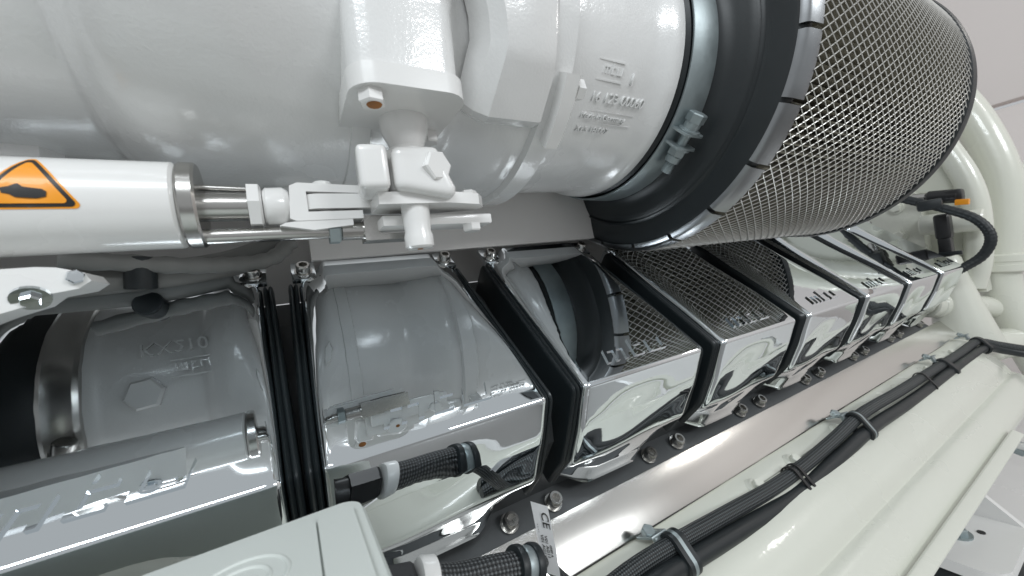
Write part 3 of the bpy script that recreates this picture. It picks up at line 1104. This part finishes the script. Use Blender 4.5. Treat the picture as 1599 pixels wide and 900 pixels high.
# ------------------------------------------------------------------ connector cable at the bottom
cc = empty('connector_cable', (.11, .3, -.22))
bm = bmesh.new()
hexprism(bm, (.033, .300, -.192), (.96, 0, -.26), .0155, .030, rot=.2, chamfer=.003)
cyl(bm, (.01, .30, -.186), (.04, .30, -.194), .012, 20)
obj('connector', bm, 'black_plastic', cc, angle=30)
bm = bmesh.new()
lathe(bm, [(0, .0135), (.001, .0165), (.0035, .0175), (.013, .0165), (.0145, .014)], (.065, .30, -.2), (.96, 0, -.26), 30)
obj('white_ring', bm, 'white', cc)
bm = bmesh.new()
pts = catmull([(.070, .30, -.203), (.095, .30, -.214), (.125, .30, -.222), (.150, .30, -.2295)], 10)
tube(bm, pts, .0135, 24, uv=True, rfun=None)
obj('braided_sleeve', bm, 'braid_big', cc)
bm = bmesh.new()
dd = Vector((.93, .05, -.33)).normalized()
lathe(bm, [(0, .0135), (.0005, .0165), (.002, .0172), (.0065, .0170), (.008, .0155), (.0085, .0150)], (.144, .30, -.2265), dd, 32)
lathe(bm, [(.0165, .0150), (.017, .0165), (.019, .0172), (.0235, .0168), (.025, .0150), (.025, .012)], (.144, .30, -.2265), dd, 32)
cr = obj('rubber_clamp', bm, 'black_rubber', cc)
bm = bmesh.new()
lathe(bm, [(.008, .0148), (.009, .0153), (.0160, .0153), (.017, .0148)], (.144, .30, -.2265), dd, 32)
obj('clamp_strap', bm, 'zinc', cr)
bm = bmesh.new()
tube(bm, catmull([(.155, .302, -.232), (.175, .315, -.246), (.195, .335, -.265), (.22, .345, -.300), (.25, .345, -.34)], 8), .0065, 14, uv=True)
obj('thin_cable', bm, 'braid', cc)
cc.location += Vector((-.006, 0, -.0085))
tag(cc, 'thick black braided cable with connector beside the white control box', 'cable')

# ------------------------------------------------------------------ hanging paper tag
tg = empty('paper_tag', (.19, .33, -.24))
bm = bmesh.new()
T0, T1 = Vector((.1795, .33, -.2065)), Vector((.1985, .331, -.2195))
def tagp(u, v):                         # u across 0..1, v down 0..1
    p = T0.lerp(T1, u)
    return p + Vector((.0015 * v, -.004 * math.sin(v * 1.7), -.070 * v + .003 * v * (1 - u)))
rows = [[bm.verts.new(tagp(i / 4, j / 10)) for i in range(5)] for j in range(11)]
for a, b in zip(rows, rows[1:]):
    for i in range(4): bm.faces.new((a[i], a[i + 1], b[i + 1], b[i]))
bmesh.ops.solidify(bm, geom=bm.faces[:], thickness=.0005)
pt = obj('tag_sheet', bm, 'label', tg)
def on_tag(x, y, h, u0, v0):            # text runs down the tag
    return tagp(u0 + y / .023, v0 + x / .07) + Vector((-.1, -1, .1)) * (.0012 + h)
for s, u0, v0, size in (('CE', .46, .10, .0135), ('V01 AG11', .40, .44, .0052), ('V01 AG11', .18, .44, .0052), ('0589 A', .62, .56, .004), ('- - - -', .08, .30, .004)):
    bm = text_bm(s, size, .00005, lambda x, y, h, u0=u0, v0=v0: on_tag(x, y, h, u0, v0), bold=.0001)
    obj('printed_text', bm, 'ink', pt, smooth=False)
tag(tg, 'white printed paper tag hanging in front of the brushed strip', 'tag')

# ------------------------------------------------------------------ wiring harness on the manifold
wh = empty('wiring_harness', (.9, .33, -.34))
bm = bmesh.new()
bp = [(.20, .335, -.345), (.26, .335, -.338), (.313, .335, -.335), (.381, .335, -.338), (.489, .335, -.346), (.60, .335, -.354), (.69, .335, -.354), (.806, .335, -.347), (.921, .335, -.336), (1.0, .335, -.336), (1.125, .335, -.341), (1.30, .335, -.345), (1.469, .335, -.349), (1.62, .335, -.352), (1.78, .330, -.350), (1.835, 0.297, -0.368), (1.870, 0.257, -0.384), (1.920, 0.176, -0.408)]
tube(bm, catmull(bp, 9), .0105, 18, uv=True)
obj('braided_hose', bm, 'braid', wh)
bm = bmesh.new()
sp_ = [(.20, .315, -.352), (.306, .317, -.346), (.383, .3205, -.354), (.49, .3205, -.363), (.627, .3205, -.373), (.784, .3205, -.366), (.895, .3205, -.358), (.97, .3205, -.357), (1.097, .3205, -.362), (1.26, .3205, -.365), (1.418, .3205, -.364), (1.62, .3205, -.366), (1.785, .316, -.368), (1.839, 0.293, -0.384), (1.874, 0.253, -0.400), (1.924, 0.172, -0.424)]
tube(bm, catmull(sp_, 9), .0115, 18)
obj('smooth_hose', bm, 'black_rubber', wh)
def at_x(P, x):
    for a, b in zip(P, P[1:]):
        if a[0] <= x <= b[0]:
            t = (x - a[0]) / (b[0] - a[0])
            return Vector(a).lerp(Vector(b), t)
def oval(x, c0, c1, r, n=28):
    d = (c1 - c0); L = d.length; u = d.normalized(); v = Vector((1, 0, 0)).cross(u).normalized()
    out = []
    for k in range(n):
        a = 2 * math.pi * k / n
        p = (c1 if math.cos(a) > 0 else c0) + u * (r * math.cos(a)) + v * (r * math.sin(a))
        out.append(p)
    return out
def strap(name, x, wdt, r, m_, parent, thick=.0025):
    a, b = at_x(bp, x), at_x(sp_, x)
    a.x = b.x = x
    o1 = oval(x, a, b, r + thick); o0 = oval(x, a, b, r)
    bm = bmesh.new()
    X = Vector((wdt / 2, 0, 0))
    R4 = [[bm.verts.new(p + s) for p in q] for q, s in ((o0, -X), (o1, -X * .9), (o1, X * .9), (o0, X))]
    for i in range(4):
        A, B = R4[i], R4[(i + 1) % 4]
        for k in range(len(A)): bm.faces.new((A[k], A[(k + 1) % len(A)], B[(k + 1) % len(A)], B[k]))
    return obj(name, bm, m_, parent, angle=40), a, b
for x in (.372, .905, 1.45, 1.775):
    o, a, b = strap('hose_clip', x, .020, .0118, 'black_rubber', wh, .004)
    strap('clip_band', x, .006, .0140, 'zinc' if x < 1 else 'black_plastic', o, .0019)
    bm = bmesh.new()
    box(bm, (x - .012, .358, -.331), (.026, .03, .0035), Matrix.Rotation(R(-25), 3, 'X'), .001)
    box(bm, (x - .010, .347, -.334), (.016, .006, .014), Matrix.Rotation(R(-25), 3, 'X'), .001)
    obj('clip_tongue', bm, 'zinc', o)
    bm = bmesh.new()
    hexprism(bm, (x - .016, .360, -.3295), (0, -.45, .89), .0088, .008, rot=.4)
    obj('clip_bolt', bm, 'zinc', o, smooth=False)
for x in (.655, .668, 1.28):
    o, a, b = strap('cable_tie', x, .006, .0118, 'black_plastic', wh, .0018)
    if x != .668:
        bm = bmesh.new()
        box(bm, b + Vector((.004, -.012, -.010)), (.012, .013, .010), Matrix.Rotation(R(30), 3, 'X'), .001)
        obj('tie_head', bm, 'black_plastic', o)
tag(wh, 'pair of black hoses strapped together along the cream manifold', 'wiring harness')

# ------------------------------------------------------------------ far end: pipes, pump housing, sensor hose
def pipe(name, pts, r, m_, label, cat, collars=(), seg=24):
    root = empty(name, pts[0])
    bm = bmesh.new()
    tube(bm, catmull(pts, 10), r, seg)
    obj('pipe', bm, m_, root)
    for c, d, rr, h in collars:
        bm = bmesh.new()
        lathe(bm, [(-h / 2, rr * .9), (-h / 2 + .004, rr), (-.006, rr), (-.004, rr * .95), (.004, rr * .95), (.006, rr), (h / 2 - .004, rr), (h / 2, rr * .9)], c, d, 32)
        obj('collar', bm, m_, root)
    tag(root, label, cat)
    return root
pipe('coolant_pipe', [(2.1, .50, .72), (2.1, .41, .55), (2.1, .345, .40), (2.1, .307, .26), (2.1, .29, .142), (2.1, .293, .014), (2.1, .31, -.114), (2.1, .321, -.201), (2.1, .306, -.312), (2.1, .265, -.461), (2.1, .22, -.60)], .050, 'cream', 'thick white pipe bending down at the right edge behind the filter', 'pipe', [((2.1, .312, -.135), (0, .08, -1), .066, .06)])
pipe('coolant_pipe', [(2.27, .50, .62), (2.27, .40, .46), (2.27, .325, .31), (2.27, .278, .18), (2.27, .27, .10), (2.27, .30, 0), (2.27, .36, -.1)], .020, 'cream', 'thin white pipe partly hidden behind the thick white pipe at right', 'pipe')

ph = empty('pump_housing', (1.95, .5, 0))
bm = bmesh.new()
out = [(.33, -.22), (.335, -.05), (.335, .06), (.35, .16), (.40, .28), (.48, .40), (.60, .48), (.85, .48), (.85, -.22)]
prism(bm, out, lambda y, z, x: Vector((x, y, z)), 1.97, 2.04)
bevel_all(bm, .02, 4)
obj('housing_plate', bm, 'cream', ph)
bm = bmesh.new()
tube(bm, catmull([(1.96, .60, .50), (1.96, .48, .44), (1.96, .41, .354), (1.96, .373, .263), (1.96, .34, .154), (1.96, .328, .045), (1.96, .337, -.1), (1.96, .36, -.2)], 8), .033, 18)
obj('cast_rib', bm, 'cream', ph)
bm = bmesh.new()
prism(bm, rpoly(.44, -.10, .80, .16, .05, 5), lambda y, z, x: Vector((x, y, z)), 1.90, 1.98)
bevel_all(bm, .012, 3)
cvp = obj('cover_plate', bm, 'cream', ph)
for y, z in ((.50, .10), (.50, -.0), (.58, .125), (.60, .01), (.68, .12)):
    bm = bmesh.new()
    lathe(bm, [(0, .022), (-.008, .022)], (1.90, y, z), (1, 0, 0), 20)
    hexprism(bm, (1.892, y, z), (-1, 0, 0), .016, .014, rot=.2)
    obj('cover_bolt', bm, 'cream', cvp, angle=25)
bm = bmesh.new()
cyl(bm, (1.88, .44, .025), (1.88, .30, .015), .034, 24, .004)
obj('sensor_boss', bm, 'cream', ph)
bm = bmesh.new()
cyl(bm, (1.95, .47, .225), (1.93, .44, .225), .022, 20)
obj('blank_plug', bm, 'cream', ph)
tag(ph, 'white pump housing with bolts at the far end under the filter', 'pump housing')

sh_ = empty('sensor_hose', (1.75, .37, .05))
bm = bmesh.new()
tube(bm, catmull([(1.75, .62, .18), (1.75, .50, .145), (1.75, .45, .121), (1.75, .401, .092), (1.75, .349, .06), (1.75, .301, .024), (1.75, .277, -.016), (1.75, .275, -.054), (1.75, .295, -.092), (1.74, .328, -.118), (1.73, .345, -.128)], 12), .0125, 16, rfun=lambda t: .0125 + .0006 * math.sin(t * 500))
obj('hose', bm, 'black_rubber', sh_)
bm = bmesh.new()
cyl(bm, (1.735, .34, -.126), (1.715, .37, -.138), .009, 16)
obj('copper_end', bm, 'copper', sh_)
bm = bmesh.new()
box(bm, (1.75, .385, .082), (.04, .055, .032), Matrix.Rotation(R(10), 3, 'Z'), .008)
obj('branch_piece', bm, 'black_rubber', sh_)
tag(sh_, 'black ribbed hose looping in front of the white pump housing', 'hose')

cn = empty('sensor_plug', (1.80, .375, -.04))
bm = bmesh.new()
box(bm, (1.80, .372, .01), (.042, .036, .080), None, .011, 3)
box(bm, (1.80, .372, -.055), (.036, .030, .06), None, .006)
obj('plug_body', bm, 'black_plastic', cn)
bm = bmesh.new()
box(bm, (1.775, .36, -.075), (.01, .05, .012), None, .002)
cyl(bm, (1.80, .374, -.10), (1.79, .39, -.15), .014, 16)
obj('plug_tail', bm, 'black_rubber', cn)
tag(cn, 'upright black sensor plug on the white boss near the pump housing', 'plug')
cn2 = empty('sensor_plug', (1.86, .39, .13))
bm = bmesh.new()
cyl(bm, (1.86, .415, .112), (1.86, .34, .100), .022, 20, .006)
box(bm, (1.86, .352, .104), (.04, .04, .036), None, .008)
obj('plug_body', bm, 'black_plastic', cn2)
bm = bmesh.new()
box(bm, (1.835, .333, .078), (.018, .030, .018), Matrix.Rotation(R(8), 3, 'X'), .003)
obj('locking_clip', bm, 'orange', cn2)
bm = bmesh.new()
cyl(bm, (1.86, .45, .118), (1.86, .412, .112), .017, 20, .004)
obj('sensor_base', bm, 'steel', cn2)
tag(cn2, 'black sensor plug with a small orange clip above the black hose', 'plug')

# lower pipe work at the far end
pipe('drain_pipe', [(1.74, .48, -.20), (1.85, .44, -.24), (1.98, .38, -.26), (2.1, .33, -.30), (2.16, .30, -.36), (2.2, .26, -.50)], .035, 'cream', 'short white pipe bending behind the end of the brushed strip', 'pipe', [((1.86, .436, -.242), (.9, -.4, -.2), .046, .05)])
eb = empty('manifold_elbow', (1.9, .33, -.42))
bm = bmesh.new()
tube(bm, catmull([(1.72, .37, -.43), (1.86, .36, -.41), (2.0, .33, -.40), (2.12, .28, -.41), (2.2, .20, -.45), (2.25, .08, -.55)], 8), .048, 24)
obj('elbow_pipe', bm, 'cream', eb)
tag(eb, 'fat cream elbow pipe joining the far end of the manifold', 'pipe')
bm = bmesh.new()
lathe(bm, [(-.24, .085), (-.10, .06), (0, .045), (.06, .04), (.075, .03)], (1.92, .40, -.16), (0, .1, 1), 28)
fn = obj('cast_neck', bm, 'cream')
tag(fn, 'white conical neck of the pump beside the last chrome cover', 'casting')

# ------------------------------------------------------------------ bar and engine mount at the lower right
bar = empty('support_bar', (.9, .2, -.45))
bm = bmesh.new()
prism(bm, rpoly(-.0045, -.0095, .0045, .0095, .0035, 4), lambda a, b, x: Vector((x, .203 + a * .42 - b * .9, -.450 - a * .9 - b * .42)), .45, 1.30)
obj('bar_body', bm, 'cream', bar, angle=50)
bm = bmesh.new()
cyl(bm, (1.27, .235, -.468), (1.27, .175, -.466), .008, 16)
hexprism(bm, (1.27, .178, -.466), (0, -1, 0), .012, .009)
lathe(bm, [(-.004, .015), (.002, .015)], (1.27, .180, -.466), (0, -1, 0), 20)
obj('bar_bolt', bm, 'white', bar, angle=25)
bm = bmesh.new()
box(bm, (1.285, .205, -.474), (.05, .03, .012), Matrix.Rotation(R(20), 3, 'X'), .002)
obj('bar_bracket', bm, 'zinc', bar)
tag(bar, 'flat cream support bar running along the lower edge of the manifold', 'bar')
mt_ = empty('engine_mount', (1.3, .28, -.8))
bm = bmesh.new()
prism(bm, rpoly(1.15, .215, 1.40, .42, .045, 6), lambda x, y, z: Vector((x, y, z)), -.725, -.70)
bevel_all(bm, .008, 3)
tp = obj('top_plate', bm, 'white', mt_)
bm = bmesh.new()
cyl(bm, (1.305, .275, -.701), (1.305, .275, -.698), .007, 16, 0)
obj('plate_hole', bm, 'ink', tp)
bm = bmesh.new()
prism(bm, [(.225, -.70), (.42, -.70), (.42, -.52), (.33, -.60)], lambda y, z, x: Vector((x, y, z)), 1.385, 1.40)
bevel_all(bm, .004, 2)
obj('gusset', bm, 'white', mt_)
bm = bmesh.new()
lathe(bm, [(-.79, .120), (-.775, .125), (-.745, .108), (-.725, .095)], (1.275, .315, 0), (0, 0, 1), 32)
obj('rubber_block', bm, 'black_rubber', mt_)
bm = bmesh.new()
prism(bm, rpoly(1.08, .14, 1.50, .50, .05, 6), lambda x, y, z: Vector((x, y, z)), -.815, -.79)
bevel_all(bm, .01, 3)
obj('base_plate', bm, 'white', mt_)
bm = bmesh.new()
hexprism(bm, (1.265, .305, -.70), (0, 0, 1), .018, .016)
lathe(bm, [(-.002, .026), (.004, .026)], (1.265, .305, -.70), (0, 0, 1), 20)
obj('mount_bolt', bm, 'zinc', mt_, smooth=False)
tag(mt_, 'white engine mount with black rubber block in the lower right corner', 'engine mount')
bd_ = empty('bed_frame', (1.2, .2, -1.0))
bm = bmesh.new()
box(bm, (1.2, .30, -1.03), (3.2, .50, .42), None, .02, 3)
obj('girder', bm, 'white', bd_)
bm = bmesh.new()
box(bm, (1.95, -.35, -1.08), (1.7, .78, .40), None, .03, 3)
obj('side_shelf', bm, 'white', bd_)
tag(bd_, 'white engine bed frame below the mount at the lower right', 'frame')
